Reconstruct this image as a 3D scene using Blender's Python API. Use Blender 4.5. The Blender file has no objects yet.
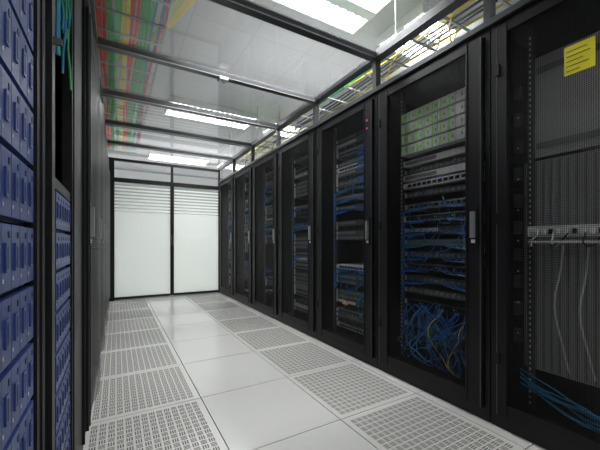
import bpy, math, random
from mathutils import Vector
random.seed(7)
sc = bpy.context.scene
try:
    sc.view_settings.view_transform = 'Standard'
except Exception:
    pass

# ------------------------------------------------------------ materials
def mat(name, col, rough=0.5, metal=0.0, emis=None, estr=0.0, var=0.06, scale=12.0, spec=0.5):
    m = bpy.data.materials.new(name); m.use_nodes = True
    nt = m.node_tree; b = nt.nodes['Principled BSDF']
    b.inputs['Roughness'].default_value = rough
    b.inputs['Metallic'].default_value = metal
    b.inputs['Specular IOR Level'].default_value = spec
    tc = nt.nodes.new('ShaderNodeTexCoord'); n = nt.nodes.new('ShaderNodeTexNoise')
    n.inputs['Scale'].default_value = scale
    nt.links.new(tc.outputs['Object'], n.inputs['Vector'])
    r = nt.nodes.new('ShaderNodeMix'); r.data_type = 'RGBA'
    c = Vector(col)
    r.inputs[6].default_value = (*(c*(1-var)), 1); r.inputs[7].default_value = (*[min(1, v) for v in c*(1+var)], 1)
    nt.links.new(n.outputs['Fac'], r.inputs[0]); nt.links.new(r.outputs[2], b.inputs['Base Color'])
    if emis:
        b.inputs['Emission Color'].default_value = (*emis, 1); b.inputs['Emission Strength'].default_value = estr
    return m

def mesh_mat(name, col, pitch, thr, rough=0.4, metal=0.3):
    """perforated steel sheet: holes in the y/z plane"""
    m = bpy.data.materials.new(name); m.use_nodes = True
    nt = m.node_tree; b = nt.nodes['Principled BSDF']; out = nt.nodes['Material Output']
    b.inputs['Base Color'].default_value = (*col, 1); b.inputs['Roughness'].default_value = rough
    b.inputs['Metallic'].default_value = metal
    tc = nt.nodes.new('ShaderNodeTexCoord'); sep = nt.nodes.new('ShaderNodeSeparateXYZ')
    nt.links.new(tc.outputs['Object'], sep.inputs[0])
    def M(op, a, bb=None):
        n = nt.nodes.new('ShaderNodeMath'); n.operation = op
        for i, v in enumerate((a, bb)):
            if v is None: continue
            if isinstance(v, (int, float)): n.inputs[i].default_value = v
            else: nt.links.new(v, n.inputs[i])
        return n.outputs[0]
    k = 2*math.pi/pitch
    cu = M('COSINE', M('MULTIPLY', sep.outputs['Y'], k)); cv = M('COSINE', M('MULTIPLY', sep.outputs['Z'], k))
    f = M('GREATER_THAN', M('ADD', cu, cv), thr)
    tr = nt.nodes.new('ShaderNodeBsdfTransparent'); mx = nt.nodes.new('ShaderNodeMixShader')
    nt.links.new(f, mx.inputs[0]); nt.links.new(b.outputs[0], mx.inputs[1]); nt.links.new(tr.outputs[0], mx.inputs[2])
    nt.links.new(mx.outputs[0], out.inputs['Surface'])
    return m

def glass_mat(name, tint, diff, gl, trans_col=(0.93,0.95,0.95), rough=0.02):
    m = bpy.data.materials.new(name); m.use_nodes = True
    nt = m.node_tree; nt.nodes.remove(nt.nodes['Principled BSDF']); out = nt.nodes['Material Output']
    tr = nt.nodes.new('ShaderNodeBsdfTransparent'); tr.inputs[0].default_value = (*trans_col, 1)
    d = nt.nodes.new('ShaderNodeBsdfDiffuse'); d.inputs[0].default_value = (*tint, 1)
    t = nt.nodes.new('ShaderNodeBsdfTranslucent'); t.inputs[0].default_value = (*tint, 1)
    g = nt.nodes.new('ShaderNodeBsdfGlossy'); g.inputs['Roughness'].default_value = rough
    md = nt.nodes.new('ShaderNodeMixShader'); md.inputs[0].default_value = 0.6
    nt.links.new(d.outputs[0], md.inputs[1]); nt.links.new(t.outputs[0], md.inputs[2])
    m1 = nt.nodes.new('ShaderNodeMixShader'); m1.inputs[0].default_value = diff
    nt.links.new(tr.outputs[0], m1.inputs[1]); nt.links.new(md.outputs[0], m1.inputs[2])
    fr = nt.nodes.new('ShaderNodeFresnel')
    geo = nt.nodes.new('ShaderNodeNewGeometry'); mr = nt.nodes.new('ShaderNodeMapRange')
    mr.inputs['To Min'].default_value = 1.45; mr.inputs['To Max'].default_value = 1/1.45
    nt.links.new(geo.outputs['Backfacing'], mr.inputs['Value']); nt.links.new(mr.outputs[0], fr.inputs[0])
    mm = nt.nodes.new('ShaderNodeMath'); mm.operation = 'MULTIPLY'; mm.inputs[1].default_value = gl; mm.use_clamp = True
    nt.links.new(fr.outputs[0], mm.inputs[0])
    m2 = nt.nodes.new('ShaderNodeMixShader'); nt.links.new(mm.outputs[0], m2.inputs[0])
    nt.links.new(m1.outputs[0], m2.inputs[1]); nt.links.new(g.outputs[0], m2.inputs[2])
    nt.links.new(m2.outputs[0], out.inputs['Surface'])
    return m

BLACK = mat('black_powder_coat', (0.008,0.008,0.009), 0.42, spec=0.35)
DARK = mat('dark_grey_steel', (0.011,0.011,0.013), 0.45, spec=0.28)
DARK2 = mat('equipment_dark', (0.08,0.082,0.088), 0.5)
GREYD = mat('equipment_grey', (0.22,0.225,0.235), 0.45)
SILVER = mat('equipment_silver', (0.72,0.73,0.74), 0.4)
WHITE = mat('white_plastic', (0.88,0.88,0.86), 0.5)
RAIL = mat('rack_rail', (0.10,0.10,0.11), 0.35, 0.5)
FRAME = mat('roof_frame_steel', (0.085,0.088,0.095), 0.35, 0.4)
ALU = mat('aluminium', (0.42,0.43,0.44), 0.35, 0.7)
SEAL = mat('door_edge_steel', (0.12,0.12,0.13), 0.4, 0.5)
LEDG = mat('led_green', (0.22,0.50,0.12), 0.5, emis=(0.35,1,0.2), estr=0.16)
LEDB = mat('led_blue', (0.05,0.2,0.8), 0.5, emis=(0.1,0.4,1), estr=0.5)
LEDO = mat('led_orange', (0.9,0.3,0.05), 0.5, emis=(1,0.3,0.05), estr=0.3)
LEDM = mat('led_magenta', (0.4,0.08,0.3), 0.5, emis=(1,0.12,0.65), estr=0.22)
CBLUE = mat('cable_blue', (0.02,0.16,0.55), 0.5)
CTEAL = mat('cable_teal', (0.02,0.25,0.48), 0.5)
CYEL = mat('cable_yellow', (0.80,0.62,0.04), 0.5)
CGRN = mat('cable_green', (0.04,0.45,0.13), 0.5)
CRED = mat('cable_red', (0.80,0.05,0.04), 0.5)
CWHT = mat('cable_white', (0.7,0.7,0.7), 0.5)
CBLK = mat('cable_black', (0.02,0.02,0.02), 0.5)
NAVY = mat('navy_storage_bezel', (0.022,0.048,0.19), 0.42)
NAVY2 = mat('navy_storage_dark', (0.008,0.015,0.06), 0.5)
NAVY3 = mat('navy_storage_light', (0.032,0.062,0.215), 0.4)
TILE = mat('floor_tile_laminate', (0.64,0.635,0.62), 0.2, var=0.03, scale=3)
TILEP = mat('floor_tile_perforated', (0.65,0.64,0.61), 0.28, var=0.03, scale=3)
HOLE = mat('floor_perforation', (0.13,0.125,0.12), 0.7)
SEAM = mat('floor_seam', (0.07,0.07,0.07), 0.8)
WALLM = mat('painted_wall', (0.74,0.75,0.75), 0.8, var=0.02, scale=2)
YEL = mat('yellow_label', (0.85,0.78,0.03), 0.5)
INK = mat('label_ink', (0.12,0.11,0.04), 0.6)
REAR = mat('light_blanking_panel', (0.36,0.36,0.36), 0.5)
REAR2 = mat('light_cover_panel', (0.50,0.50,0.50), 0.5)
MESH = mesh_mat('perforated_door_sheet', (0.012,0.012,0.014), 0.008, -0.45)
MESHL = mesh_mat('perforated_door_sheet_dense', (0.014,0.014,0.016), 0.010, 0.5)
GLASS = glass_mat('roof_glass', (0.72,0.74,0.76), 0.12, 1.3)
SGLASS = glass_mat('side_glass', (0.7,0.72,0.73), 0.04, 1.0)
DGLASS = glass_mat('door_glass', (0.6,0.62,0.6), 0.05, 0.8, trans_col=(.58,.61,.59))
FILM = glass_mat('frosted_film', (0.97,0.99,0.97), 0.96, 0.5, rough=0.2)

def ceiling_mat():
    m = mat('ceiling_panels', (0.62,0.63,0.65), 0.7, var=0.03, scale=2)
    nt = m.node_tree; b = nt.nodes['Principled BSDF']
    br = nt.nodes.new('ShaderNodeTexBrick'); br.offset = 0
    br.inputs['Scale'].default_value = 1.0; br.inputs['Brick Width'].default_value = 0.65
    br.inputs['Row Height'].default_value = 0.65; br.inputs['Mortar Size'].default_value = 0.006
    br.inputs['Color1'].default_value = (0.50,0.51,0.53,1); br.inputs['Color2'].default_value = (0.53,0.54,0.56,1)
    br.inputs['Mortar'].default_value = (0.44,0.45,0.46,1)
    tc = [n for n in nt.nodes if n.type == 'TEX_COORD'][0]
    nt.links.new(tc.outputs['Object'], br.inputs['Vector']); nt.links.new(br.outputs['Color'], b.inputs['Base Color'])
    return m
CEIL = ceiling_mat()

# ------------------------------------------------------------ mesh builder
class MB:
    def __init__(s): s.v=[]; s.f=[]; s.m=[]; s.mats=[]
    def mi(s, m):
        if m not in s.mats: s.mats.append(m)
        return s.mats.index(m)
    def quad(s, a,b,c,d, m):
        n=len(s.v); s.v += [a,b,c,d]; s.f.append((n,n+1,n+2,n+3)); s.m.append(s.mi(m))
    def box(s, x0,x1,y0,y1,z0,z1, m):
        if x0>x1: x0,x1=x1,x0
        if y0>y1: y0,y1=y1,y0
        if z0>z1: z0,z1=z1,z0
        n=len(s.v)
        s.v += [(x0,y0,z0),(x1,y0,z0),(x1,y1,z0),(x0,y1,z0),(x0,y0,z1),(x1,y0,z1),(x1,y1,z1),(x0,y1,z1)]
        for f in ((0,3,2,1),(4,5,6,7),(0,1,5,4),(1,2,6,5),(2,3,7,6),(3,0,4,7)):
            s.f.append(tuple(n+i for i in f)); s.m.append(s.mi(m))
    def tube(s, pts, r, m, k=6):
        pts=[Vector(p) for p in pts]; rings=[]
        for i,p in enumerate(pts):
            t=(pts[min(i+1,len(pts)-1)]-pts[max(i-1,0)])
            if t.length<1e-6: t=Vector((0,0,1))
            t.normalize(); up=Vector((0,0,1)) if abs(t.z)<0.9 else Vector((1,0,0))
            a=t.cross(up).normalized(); b=t.cross(a)
            n=len(s.v); rings.append(n)
            for j in range(k):
                q=p+(a*math.cos(2*math.pi*j/k)+b*math.sin(2*math.pi*j/k))*r; s.v.append(tuple(q))
        mi=s.mi(m)
        for i in range(len(rings)-1):
            for j in range(k):
                s.f.append((rings[i]+j,rings[i]+(j+1)%k,rings[i+1]+(j+1)%k,rings[i+1]+j)); s.m.append(mi)
        s.f.append(tuple(rings[0]+j for j in range(k))); s.m.append(mi)
        s.f.append(tuple(rings[-1]+j for j in range(k))); s.m.append(mi)
    def done(s, name, parent=None, bevel=0):
        me=bpy.data.meshes.new(name); me.from_pydata(s.v,[],s.f)
        for m in s.mats: me.materials.append(m)
        me.polygons.foreach_set('material_index', s.m); me.update()
        o=bpy.data.objects.new(name, me); sc.collection.objects.link(o)
        if parent: o.parent=parent
        if bevel:
            b=o.modifiers.new('bevel','BEVEL'); b.width=bevel; b.segments=2; b.limit_method='ANGLE'
        return o
def empty(name):
    o=bpy.data.objects.new(name,None); sc.collection.objects.link(o); return o
def arc(p0,p1,sag,n=10,jit=0.0):
    p0=Vector(p0);p1=Vector(p1);sg=Vector(sag);out=[]
    ph=random.random()*6
    for i in range(n+1):
        t=i/n; w=4*t*(1-t)
        j=Vector((math.sin(ph+t*9),math.cos(ph*2+t*7),math.sin(ph*3+t*8)))*jit*w
        out.append(p0.lerp(p1,t)+sg*w+j)
    return out

# ------------------------------------------------------------ dimensions
XL, XR = -0.14, 1.80
RT = 2.2        # rack top
ROOF = 2.5
YB = 6.36       # aisle end
CZ = 3.2        # room ceiling
P = 0.886
TX, TY = 0.6275, 0.655
X0 = -0.155
RX0, RX1, RY0, RY1 = -3.6, 5.4, -4.0, 11.0

# ------------------------------------------------------------ room shell
f=MB()
f.box(RX0,RX1,RY0,RY1,-0.06,-0.006,SEAM)
g=0.0028
def tile(x0,x1,y0,y1,perf):
    f.box(x0+g,x1-g,y0+g,y1-g,-0.02,0.0,TILEP if perf else TILE)
    if perf:
        N=14; mx=0.032; w=(x1-x0-2*mx)/N; h=(y1-y0-2*mx)/N; z=0.0006
        for i in range(N):
            for j in range(N):
                cx=x0+mx+(i+.5)*w; cy=y0+mx+(j+.5)*h
                for k in (-1,0,1):
                    if (i+j)%2: a,b=w*0.38,h*0.08; ox,oy=0,k*h*0.28
                    else: a,b=w*0.08,h*0.38; ox,oy=k*w*0.28,0
                    f.quad((cx+ox-a,cy+oy-b,z),(cx+ox+a,cy+oy-b,z),(cx+ox+a,cy+oy+b,z),(cx+ox-a,cy+oy+b,z),HOLE)
ys=[2.10+TY*k for k in range(-9,14)]
for a,b in zip(ys[:-1],ys[1:]):
    for c in range(3):
        x=X0+c*TX
        tile(x,x+TX,a,b,(c!=1) and a>-1.4 and a<6.1)
    f.box(X0+3*TX+g,XR+0.05,a+g,b-g,-0.02,0.0,TILE)
    x=XR+0.05+2*g
    while x<RX1-0.1:
        f.box(x,min(x+TX-g,RX1),a+g,b-g,-0.02,0.0,TILE); x+=TX
    x=X0-2*g
    while x>RX0+0.1:
        f.box(max(x-TX+g,RX0),x,a+g,b-g,-0.02,0.0,TILE); x-=TX
f.done('floor')
def shell(name,b,m):
    q=MB(); q.box(*b,m); return q.done(name)
shell('wall_back',(RX0,RX1,RY1,RY1+.1,-.05,CZ),WALLM)
shell('wall_front',(RX0,RX1,RY0-.1,RY0,-.05,CZ),WALLM)
shell('wall_left',(RX0-.1,RX0,RY0,RY1,-.05,CZ),WALLM)
shell('wall_right',(RX1,RX1+.1,RY0,RY1,-.05,CZ),WALLM)
shell('ceiling',(RX0,RX1,RY0,RY1,CZ+0.06,CZ+.14),CEIL)

# ceiling luminaires
for yi,LP in ((-1.1,96),(2.3,100),(5.5,100),(8.8,150)):
    for xc in (-1.9,1.42,3.2):
        root=empty('ceiling_luminaire'); q=MB()
        a,b=0.72,0.30
        for sx in (-1,1): q.box(xc+sx*a,xc+sx*(a-.02),yi-b,yi+b,CZ-.03,CZ+.058,WHITE)
        for sy in (-1,1): q.box(xc-a+.02,xc+a-.02,yi+sy*b,yi+sy*(b-.02),CZ-.03,CZ+.058,WHITE)
        q.box(xc-a+.02,xc+a-.02,yi-.055,yi+.055,CZ-.03,CZ+.058,WHITE)
        n=16
        for i in range(1,n):
            x=xc-a+2*a*i/n; q.box(x-.005,x+.005,yi-b+.02,yi+b-.02,CZ-.025,CZ+.015,ALU)
        q.done('louvre',root)
        for sy in (-1,1):
            l=bpy.data.lights.new('tube_light','AREA'); l.shape='RECTANGLE'; l.size=2*a-.06; l.size_y=0.16
            l.energy=LP/2; l.color=(1.0,1.0,0.995)
            lo=bpy.data.objects.new('tube_light',l); sc.collection.objects.link(lo); lo.parent=root
            lo.location=(xc,yi+sy*.17,CZ+.03)

# ------------------------------------------------------------ racks
def device(q,xf,s,y0,y1,z0,z1,kind,t0=0.15):
    X=lambda t: xf+s*t
    base={'dark':DARK2,'grey':GREYD,'silver':SILVER}[kind]
    q.box(X(t0),X(t0+0.6),y0,y1,z0+.002,z1-.002,base)
    h=z1-z0; w=y1-y0
    n=max(1,int(h/0.045))
    for r in range(n):
        zc=z0+(r+.5)*h/n; ty=random.choice('abc')
        if ty=='a':
            k=12
            for i in range(k):
                yy=y0+.03+(w-.06)*i/k
                q.box(X(t0-.004),X(t0),yy,yy+(w-.06)/k*.7,zc-.011,zc+.009,BLACK if kind!='dark' else GREYD)
                if random.random()<.35: q.box(X(t0-.006),X(t0),yy,yy+.007,zc+.012,zc+.018,random.choice((LEDG,LEDG,LEDB)))
        elif ty=='b':
            for i in range(4):
                yy=y0+.02+(w-.04)*i/4
                q.box(X(t0-.008),X(t0),yy,yy+(w-.04)/4*.93,zc-.016,zc+.016,DARK if kind!='dark' else BLACK)
                q.box(X(t0-.010),X(t0-.006),yy+.005,yy+.012,zc-.004,zc+.004,random.choice((LEDG,LEDB,SILVER)))
        else:
            q.box(X(t0-.004),X(t0),y0+w*.5,y1-.02,zc-.012,zc+.012,SILVER if random.random()<.3 else GREYD)
            q.box(X(t0-.006),X(t0),y0+.03,y0+.038,zc-.004,zc+.004,LEDG)
    for yy in (y0+.006,y1-.014):
        q.box(X(t0-.014),X(t0),yy,yy+.008,z0+.008,z1-.008,SILVER)

def rack(side, y0, style, door=True, bulge=0.0):
    root=empty('server_rack')
    y0+=.003; y1=y0+P-.006
    s=1 if side=='R' else -1; xf=XR if side=='R' else XL
    X=lambda t: xf+s*t
    D=1.1
    q=MB()
    q.box(X(0.03),X(D),y0,y0+.018,.002,RT,BLACK); q.box(X(0.03),X(D),y1-.018,y1,.002,RT,BLACK)
    q.box(X(0.03),X(D),y0+.018,y1-.018,RT-.03,RT,BLACK)
    q.box(X(0.03),X(D),y0+.018,y1-.018,.002,.10,BLACK)
    q.box(X(0.0),X(0.03),y0,y0+.03,.002,RT,BLACK); q.box(X(0.0),X(0.03),y1-.03,y1,.002,RT,BLACK)
    q.box(X(0.0),X(0.03),y0+.03,y1-.03,RT-.035,RT,BLACK); q.box(X(0.0),X(0.03),y0+.03,y1-.03,.002,.07,BLACK)
    q.box(X(0.01),X(0.03),y0+.03,y0+.034,.07,RT-.035,SEAL)
    q.box(X(0.01),X(0.03),y1-.034,y1-.03,.07,RT-.035,SEAL)
    for yy in (y0+.125,y1-.15):
        q.box(X(.12),X(.15),yy,yy+.025,.10,RT-.03,RAIL)
        z=.14
        while z<RT-.08:
            q.box(X(.1185),X(.12),yy+.008,yy+.017,z,z+.012,SILVER if style in('r1','r0') else GREYD); z+=.03 if side=='R' else .06
    q.done('cabinet_frame',root,)
    r=MB(); r.box(X(D-.01),X(D),y0+.018,y1-.018,.1,RT-.03,MESHL); r.done('rear_door',root)
    if door:
        d=MB(); a,b=y0+.036,y1-.036; z0,z1=.075,RT-.04; fw=.095 if side=='R' else .06
        if style=='r0': fwb=.06
        else: fwb=fw
        d.box(X(-.022),X(.005),a,a+fw,z0,z1,DARK); d.box(X(-.022),X(.005),b-fwb,b,z0,z1,DARK)
        d.box(X(-.022),X(.005),a+fw,b-fwb,z1-.045,z1,DARK); d.box(X(-.022),X(.005),a+fw,b-fwb,z0,z0+.07,DARK)
        for yy in (a+fw-.012,b-fwb+.004): d.box(X(-.027),X(-.022),yy,yy+.008,z0,z1,BLACK)
        for yy in (a+.004,b-.008): d.box(X(-.0235),X(-.022),yy,yy+.004,z0,z1,SEAL)
        for z in (.35,1.1,1.9): d.box(X(-.03),X(-.018),b-.02,b,z,z+.06,BLACK)
        yh=a+fw*.45
        d.box(X(-.028),X(-.022),yh-.022,yh+.022,.99,1.21,BLACK)
        d.box(X(-.045),X(-.028),yh-.012,yh+.012,1.03,1.18,ALU)
        d.box(X(-.034),X(-.028),yh-.01,yh+.01,1.0,1.02,SILVER)
        if bulge:
            n=10; prev=None
            for i in range(n+1):
                t=i/n; yy=a+fw+(b-a-2*fw)*t; xx=X(-.02-bulge*math.sin(math.pi*t))
                if prev: d.quad((prev[0],prev[1],z0+.07),(xx,yy,z0+.07),(xx,yy,z1-.045),(prev[0],prev[1],z1-.045),MESHL)
                prev=(xx,yy)
        else:
            d.quad((X(-.012),a+fw,z0+.07),(X(-.012),b-fwb,z0+.07),(X(-.012),b-fwb,z1-.045),(X(-.012),a+fw,z1-.045),MESH)
        if style=='r2':
            for z in (1.93,1.995): d.box(X(-.03),X(-.022),a+.045,a+.06,z,z+.015,LEDM)
        if style=='r0':
            lx=X(-.0135)
            d.box(lx,X(-.0121),.55,.66,1.765,1.895,YEL)
            for k,wd in enumerate((.075,.085,.06,.08,.05)):
                zz=1.872-k*.022
                d.box(X(-.0145),lx,.652-wd,.652,zz-.003,zz,INK)
        d.done('front_door',root)
    ya,yb=y0+.15,y1-.15
    e=MB(); c=MB()
    def patch(z, n, m, r=.0032):
        for i in range(n):
            yy=ya+.03+(yb-ya-.06)*(i+.5)/n
            left = yy>(ya+yb)/2
            ye=yb-.01 if left else ya+.01
            c.tube([(X(.146),yy,z),(X(.125),yy,z-.008),(X(.118),yy+(ye-yy)*.25,z-.03-random.random()*.012),
                    (X(.115),yy+(ye-yy)*.7,z-.035-random.random()*.015),(X(.112),ye+random.uniform(-.015,.015),z-.05),
                    (X(.112),ye+random.uniform(-.015,.015),z-.16)],r,m,5)
    def vcab(n,zr,m,r=.0035):
        for i in range(n):
            yy=random.uniform(ya,yb); z=random.uniform(*zr); y2=min(max(yy+random.uniform(-.15,.15),ya),yb)
            c.tube(arc((X(.145),yy,z),(X(.12),y2,z-random.uniform(.05,.25)),(-s*random.uniform(.02,.04),random.uniform(-.05,.05),-random.uniform(.02,.08)),10,.012),r,m,5)
    if style=='r1':
        zA,zB=1.66,1.99
        e.box(X(.17),X(.8),ya,yb,zA,zB,GREYD)
        for rr in range(4):
            z=zA+(zB-zA)*rr/4
            for i in range(9):
                yy=ya+(yb-ya)*i/9; w=(yb-ya)/9
                e.box(X(.10),X(.17),yy+.002,yy+w-.002,z+.006,z+.074,WHITE)
                if i>1: e.box(X(.095),X(.10),yy+w*.62,yy+w*.8,z+.012,z+.066,LEDG)
                e.box(X(.098),X(.10),yy+.012,yy+w*.3,z+.03,z+.050,GREYD)
        for z,k in ((1.58,'silver'),(1.52,'dark'),(1.47,'silver'),(1.41,'silver'),(1.34,'dark'),(1.25,'grey'),(1.16,'silver'),(1.07,'dark'),(.98,'grey'),(.89,'dark'),(.80,'grey'),(.71,'dark'),(.62,'dark'),(.53,'dark'),(.36,'dark'),(.25,'grey')):
            device(e,xf,s,ya,yb,z,z+.048,k,.13 if k=='silver' else .15)
        for z in (1.27,1.18,1.09,1.0,.91,.82,.73): patch(z+.01,10,CBLUE if random.random()<.6 else CTEAL)
        vcab(14,(1.05,1.35),CTEAL); vcab(14,(.4,.6),CTEAL); vcab(14,(.4,.6),CBLUE)
        for i in range(26):
            c.tube(arc((X(.10),random.uniform(ya,yb),.55),(X(.10),random.uniform(ya,yb),.14),(-s*.02,random.uniform(-.15,.15),-.03),12,.03),.004,random.choice((CTEAL,CTEAL,CBLUE,CBLUE,CBLUE,CBLUE,CYEL)),5)
    elif style=='r0':
        e.box(X(.16),X(.175),y0+.10,yb+.06,.32,1.44,REAR)
        e.box(X(.15),X(.175),y0+.10,yb+.03,1.46,1.99,REAR2)
        yy=y0+.13
        while yy<yb+.05:
            e.box(X(.155),X(.16),yy,yy+.008,.33,1.43,GREYD); yy+=.035
        e.box(X(.14),X(.15),ya,yb-.01,1.50,1.53,GREYD); e.box(X(.14),X(.15),ya,yb-.01,1.90,1.93,GREYD)
        for k in range(10): e.box(X(.13),X(.16),yb+.065,yb+.10,.45+k*.15,.52+k*.15,DARK2)
        for k in range(8): e.box(X(.125),X(.13),yb+.07,yb+.078,.5+k*.17,.506+k*.17,random.choice((LEDG,LEDG,SILVER)))
        device(e,xf,s,ya,yb+.02,1.03,1.09,'silver',.11)
        e.box(X(.07),X(.12),ya,yb,1.00,1.012,SILVER)
        for i in range(18):
            yy=ya+(yb-ya)*i/18
            e.box(X(.095),X(.11),yy,yy+.015,1.045,1.07,WHITE if i%3 else CBLK)
            if i%2: c.tube(arc((X(.10),yy,1.05),(X(.10),min(yb,yy+random.uniform(-.05,.1)),1.0),(-s*.03,0,-.03),8,.006),.004,random.choice((CWHT,CWHT,CBLK)),5)
        for i in range(4):
            yy=y0+.3+i*.1
            c.tube(arc((X(.13),yy,.99),(X(.145),yy-.02,.35),(-s*.02,.03,0),10,.012),.004,random.choice((CWHT,CBLK)),5)
        for i in range(9):
            c.tube(arc((X(.10),yb+.05,.24+random.random()*.08),(X(.10),ya,.16+random.random()*.1),(0,0,-.06),12,.02),.004,CTEAL,5)
    else:
        z=.16; rnd=random.random
        while z<2.05:
            h=random.choice((.048,.048,.096,.048,.144)); 
            if z+h>2.08: break
            if rnd()<.85: device(e,xf,s,ya,yb,z,z+h,random.choice(('dark','grey','dark','dark','silver' if side=='R' and h<.05 else 'dark')))
            if side=='R' and h<.05 and .5<z<1.9 and rnd()<.7: patch(z+.02,12,CBLUE if rnd()<.7 else CTEAL)
            z+=h+(0 if rnd()<.7 else .05)
        if side=='R':
            vcab(6,(.6,1.9),CBLUE)
            if style=='r2':
                for i in range(10):
                    z=1.55+i*.045
                    e.box(X(.143),X(.15),ya+.02,ya+.26,z,z+.02,CBLUE)
                    e.box(X(.141),X(.143),ya+.05,ya+.06,z+.006,z+.012,LEDB)
                for i in range(4): e.box(X(.13),X(.145),yb-.18+i*.02,yb-.172+i*.02,.40,.415,LEDO)
                vcab(14,(.45,.7),CTEAL)
    e.done('rack_equipment',root)
    if c.v: c.done('patch_cables',root)
    return root

for k,st in ((-3,'x'),(-2,'x'),(-1,'r0'),(0,'r1'),(1,'r2'),(2,'x'),(3,'x'),(4,'x'),(5,'x')):
    rack('R',1.0+P*k,st)
yl=0.95
for k in (-3,-2,1,2,3,4,5):
    rack('L',yl+P*k,'x',bulge=.035)

def storage(y0,yab,ybl,ztop):
    """yab..ybl: shelf opening along the aisle"""
    root=empty('storage_rack'); y0+=.003; y1=y0+P-.006
    X=lambda t: XL-t
    q=MB()
    q.box(X(.03),X(1.1),y0,y0+.018,.002,RT,BLACK); q.box(X(.03),X(1.1),y1-.018,y1,.002,RT,BLACK)
    q.box(X(.03),X(1.1),y0+.018,y1-.018,RT-.03,RT,BLACK); q.box(X(.03),X(1.1),y0+.018,y1-.018,.002,.07,BLACK)
    q.box(X(1.09),X(1.1),y0+.018,y1-.018,.07,RT-.03,MESHL)
    q.box(X(0),X(.03),y0,yab-.002,.002,RT,BLACK)
    q.box(X(0),X(.03),ybl+.002,y1,.002,RT,DARK)
    q.box(X(0),X(.03),yab,ybl,RT-.06,RT,BLACK)
    if y1-ybl>.08:
        q.box(X(-.004),X(0),ybl+.03,ybl+.038,.05,RT,BLACK)
        q.box(X(-.003),X(0),ybl+.055,ybl+.059,.05,RT,SEAL)
        q.box(X(-.012),X(0),y1-.028,y1-.018,.05,RT,BLACK)
    if ztop<2:
        q.box(X(.005),X(.6),yab+.002,ybl-.002,ztop+.0,ztop+.03,DARK)
    else:
        q.box(X(-.028),X(0),y1-.010,y1-.002,1.47,1.485,SEAL)
    q.done('cabinet_frame',root)
    e=MB(); z=1.035-.115*8
    while z+.1<ztop:
        e.box(X(.02),X(.8),max(yab+.004,y0+.02),ybl-.003,z,z+.113,NAVY2)
        w=.052; yy=ybl-.006
        while yy-w>yab+.002:
            e.box(X(.005),X(.02),yy-w+.002,yy,z+.006,z+.109,NAVY)
            e.box(X(.002),X(.005),yy-w*.72,yy-w*.42,z+.035,z+.080,NAVY3)
            e.box(X(.0015),X(.002),yy-w*.62,yy-w*.5,z+.040,z+.074,NAVY2)
            e.box(X(.004),X(.005),yy-w*.3,yy-w*.15,z+.088,z+.098,NAVY2)
            e.box(X(.0042),X(.005),yy-w*.85,yy-w*.8,z+.02,z+.026,CWHT)
            yy-=w
        z+=.115
    e.done('disk_shelves',root)
    if ztop<2:
        c=MB()
        for i in range(16):
            yy=random.uniform(yab+.02,ybl-.04)
            c.tube(arc((X(-.004+random.random()*.02),yy,2.10),(X(-.004+random.random()*.02),yy+random.uniform(-.03,.03),1.5+random.random()*.25),(.0,.02,0),8,.008),.004,random.choice((CGRN,CTEAL,CTEAL,CGRN)),5)
        c.done('patch_cables',root)
storage(yl-P,yl-P+.04,.83,2.1)
storage(yl,yl+.10,1.42,1.15)

# ------------------------------------------------------------ aisle containment roof
root=empty('aisle_containment_roof')
q=MB()
beams=[1.91+.895*k for k in range(-4,5)]+[YB]
for x0,x1 in ((XR-.02,XR+.05),(XL-.05,XL+.02)):
    q.box(x0,x1,-1.75,YB+.03,ROOF-.03,ROOF+.03,FRAME)
    q.box(x0,x1,-1.75,YB-.03,RT+.002,RT+.035,FRAME)
    for b in beams[:-1]:
        q.box(x0+.01,x1-.01,b-.02,b+.02,RT+.035,ROOF-.03,FRAME)
for b in beams[:-1]:
    q.box(XL+.02,XR-.02,b-.028,b+.028,ROOF-.035,ROOF+.02,FRAME)
    q.box(XL+.02,XR-.02,b-.032,b-.028,ROOF-.035,ROOF-.028,ALU)
q.done('frame',root)
q=MB()
for a,b in zip(beams[:-1],beams[1:]):
    z=ROOF+.003
    q.quad((XL+.02,a+.028,z),(XR-.02,a+.028,z),(XR-.02,b-.028,z),(XL+.02,b-.028,z),GLASS)
q.done('roof_panes',root)
q=MB()
for x in (XR+.015,XL-.015):
    for a,b in zip(beams[:-1],beams[1:]):
        q.quad((x,a+.02,RT+.035),(x,b-.02,RT+.035),(x,b-.02,ROOF-.03),(x,a+.02,ROOF-.03),SGLASS)
q.done('side_panes',root)
q=MB(); yb_=beams[5]; 
q.box(.78,.86,yb_-.055,yb_+.02,ROOF-.065,ROOF-.036,WHITE); q.tube([(.82,yb_-.015,ROOF-.08),(.82,yb_-.015,ROOF-.064)],.018,WHITE,12)
q.done('smoke_detector',None,.004)

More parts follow.
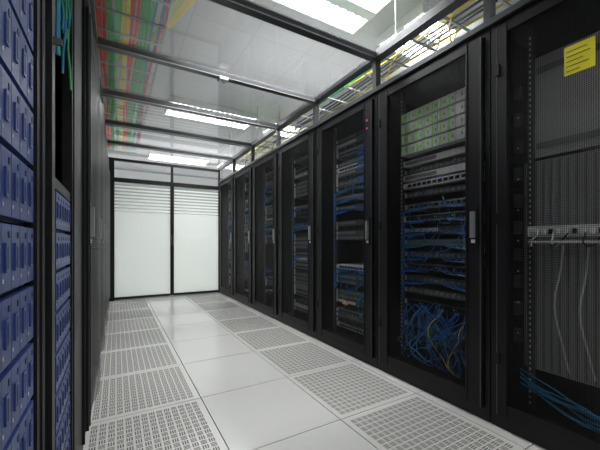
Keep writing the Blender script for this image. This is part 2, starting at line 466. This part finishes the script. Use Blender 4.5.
# ------------------------------------------------------------ end doors
def endwall(y,rootname):
    root=empty(rootname)
    q=MB(); xa,xb=XL+.0,XR-.0; xm=.90
    q.box(xa,xa+.11,y-.03,y+.03,.002,ROOF-.035,BLACK); q.box(xb-.03,xb,y-.03,y+.03,.002,ROOF-.035,BLACK)
    q.box(xa+.11,xb-.03,y-.035,y+.03,2.06,2.13,BLACK)
    q.box(xa+.11,xb-.03,y-.03,y+.03,ROOF-.08,ROOF-.036,BLACK)
    q.box(xm-.02,xm+.02,y-.03,y+.03,2.13,ROOF-.08,BLACK)
    q.box(xm-.03,xm+.03,y-.04,y+.02,.03,2.06,BLACK)
    q.box(xa+.11,xm-.03,y-.02,y+.02,.02,.06,BLACK); q.box(xm+.03,xb-.03,y-.02,y+.02,.02,.06,BLACK)
    q.box(xa+.11,xb-.03,y-.03,y+.03,.0015,.02,ALU)
    for x in (xm-.025,xm+.011): q.box(x,x+.014,y-.055,y-.04,.95,1.15,SEAL)
    q.done('door_frames',root)
    q=MB()
    for a,b in ((xa+.11,xm-.03),(xm+.03,xb-.03)):
        q.quad((a,y,.06),(b,y,.06),(b,y,2.06),(a,y,2.06),DGLASS)
        q.quad((a,y-.002,.06),(b,y-.002,.06),(b,y-.002,1.54),(a,y-.002,1.54),FILM)
        z=1.565
        while z<2.03:
            q.quad((a,y-.002,z),(b,y-.002,z),(b,y-.002,z+.030),(a,y-.002,z+.030),FILM); z+=.058
    q.quad((xa+.11,y,2.13),(xb-.03,y,2.13),(xb-.03,y,ROOF-.08),(xa+.11,y,ROOF-.08),SGLASS)
    q.done('door_glass',root)
endwall(YB-.01,'sliding_glass_door')

# ------------------------------------------------------------ overhead cable trays
def tray(x0,x1,y0,y1,z,cols,n,cross=0,r=.009):
    root=empty('cable_tray'); q=MB()
    for x in (x0,x1): q.box(x-.008,x+.008,y0,y1,z,z+.07,ALU)
    y=y0+.1
    while y<y1: q.box(x0+.008,x1-.008,y-.008,y+.008,z,z+.012,ALU); y+=.3
    y=y0+.5
    while y<y1:
        for x in (x0,x1): q.tube([(x,y,z+.07),(x,y,CZ+.06)],.006,ALU,6)
        y+=1.5
    q.done('tray',root)
    c=MB()
    for i in range(n):
        xx=x0+.03+(x1-x0-.06)*(i+random.random())/n; zz=z+.025+random.random()*.03; m=cols[int(i/n*len(cols)+random.uniform(-.4,.4))%len(cols)]
        pts=[]; ph=random.random()*6; yy=y0
        while yy<=y1:
            pts.append((min(max(xx+.02*math.sin(yy*1.7+ph),x0+.02),x1-.02),yy,zz+.006*math.sin(yy*3+ph))); yy+=.2
        c.tube(pts,r,m,5)
    for i in range(cross):
        yy=random.uniform(1.2,6.0); 
        xi=random.uniform(x0+.05,x1-.05)
        c.tube(arc((xi,yy,z+.07),(xi+random.uniform(-.1,.1),yy+random.uniform(.1,.4),RT+.01),(random.uniform(-.08,.08),.1,.05),10,.02),.006,random.choice(cols),5)
    c.done('tray_cables',root)
    return root
tray(2.02,2.42,-1.6,6.6,2.66,(CGRN,CYEL,CBLK,CBLK,CYEL),8,10)
root=tray(-.60,.38,-1.6,7.5,2.88,(CRED,CGRN,CRED,CTEAL,CRED,CGRN,CYEL,CRED,CGRN,CTEAL),42,0,.015)
c=MB()
for i in range(18):
    o=i*.022
    c.tube([(-.4,3.9+o,3.02),(-.1,3.75+o,3.02),(.2,3.5+o*.9,3.01),(.38,3.1+o*.4,2.98),(.45+o*.4,2.4,2.93),(.47+o*.5,1.2,2.93),(.47+o*.5,-1,2.93)],.010,random.choice((CYEL,CYEL,CYEL,CGRN)),5)
for y in (-.8,.6,2.0):
    c.box(.42,.76,y-.01,y+.01,2.90,2.915,ALU)
    for x in (.42,.76): c.tube([(x,y,2.90),(x,y,CZ+.06)],.005,ALU,5)
c.done('fibre_cables',root)

# ------------------------------------------------------------ world + camera
w=bpy.data.worlds.new('world'); sc.world=w; w.use_nodes=True
w.node_tree.nodes['Background'].inputs[0].default_value=(0.8,0.85,0.9,1)
w.node_tree.nodes['Background'].inputs[1].default_value=0.3
cam=bpy.data.cameras.new('camera'); co=bpy.data.objects.new('camera',cam); sc.collection.objects.link(co)
co.location=(0,0,1.0); co.rotation_euler=(math.pi/2,0,-math.radians(30))
cam.sensor_width=36; cam.lens=318/600*36; cam.shift_y=18/600; cam.clip_start=.02
sc.camera=co
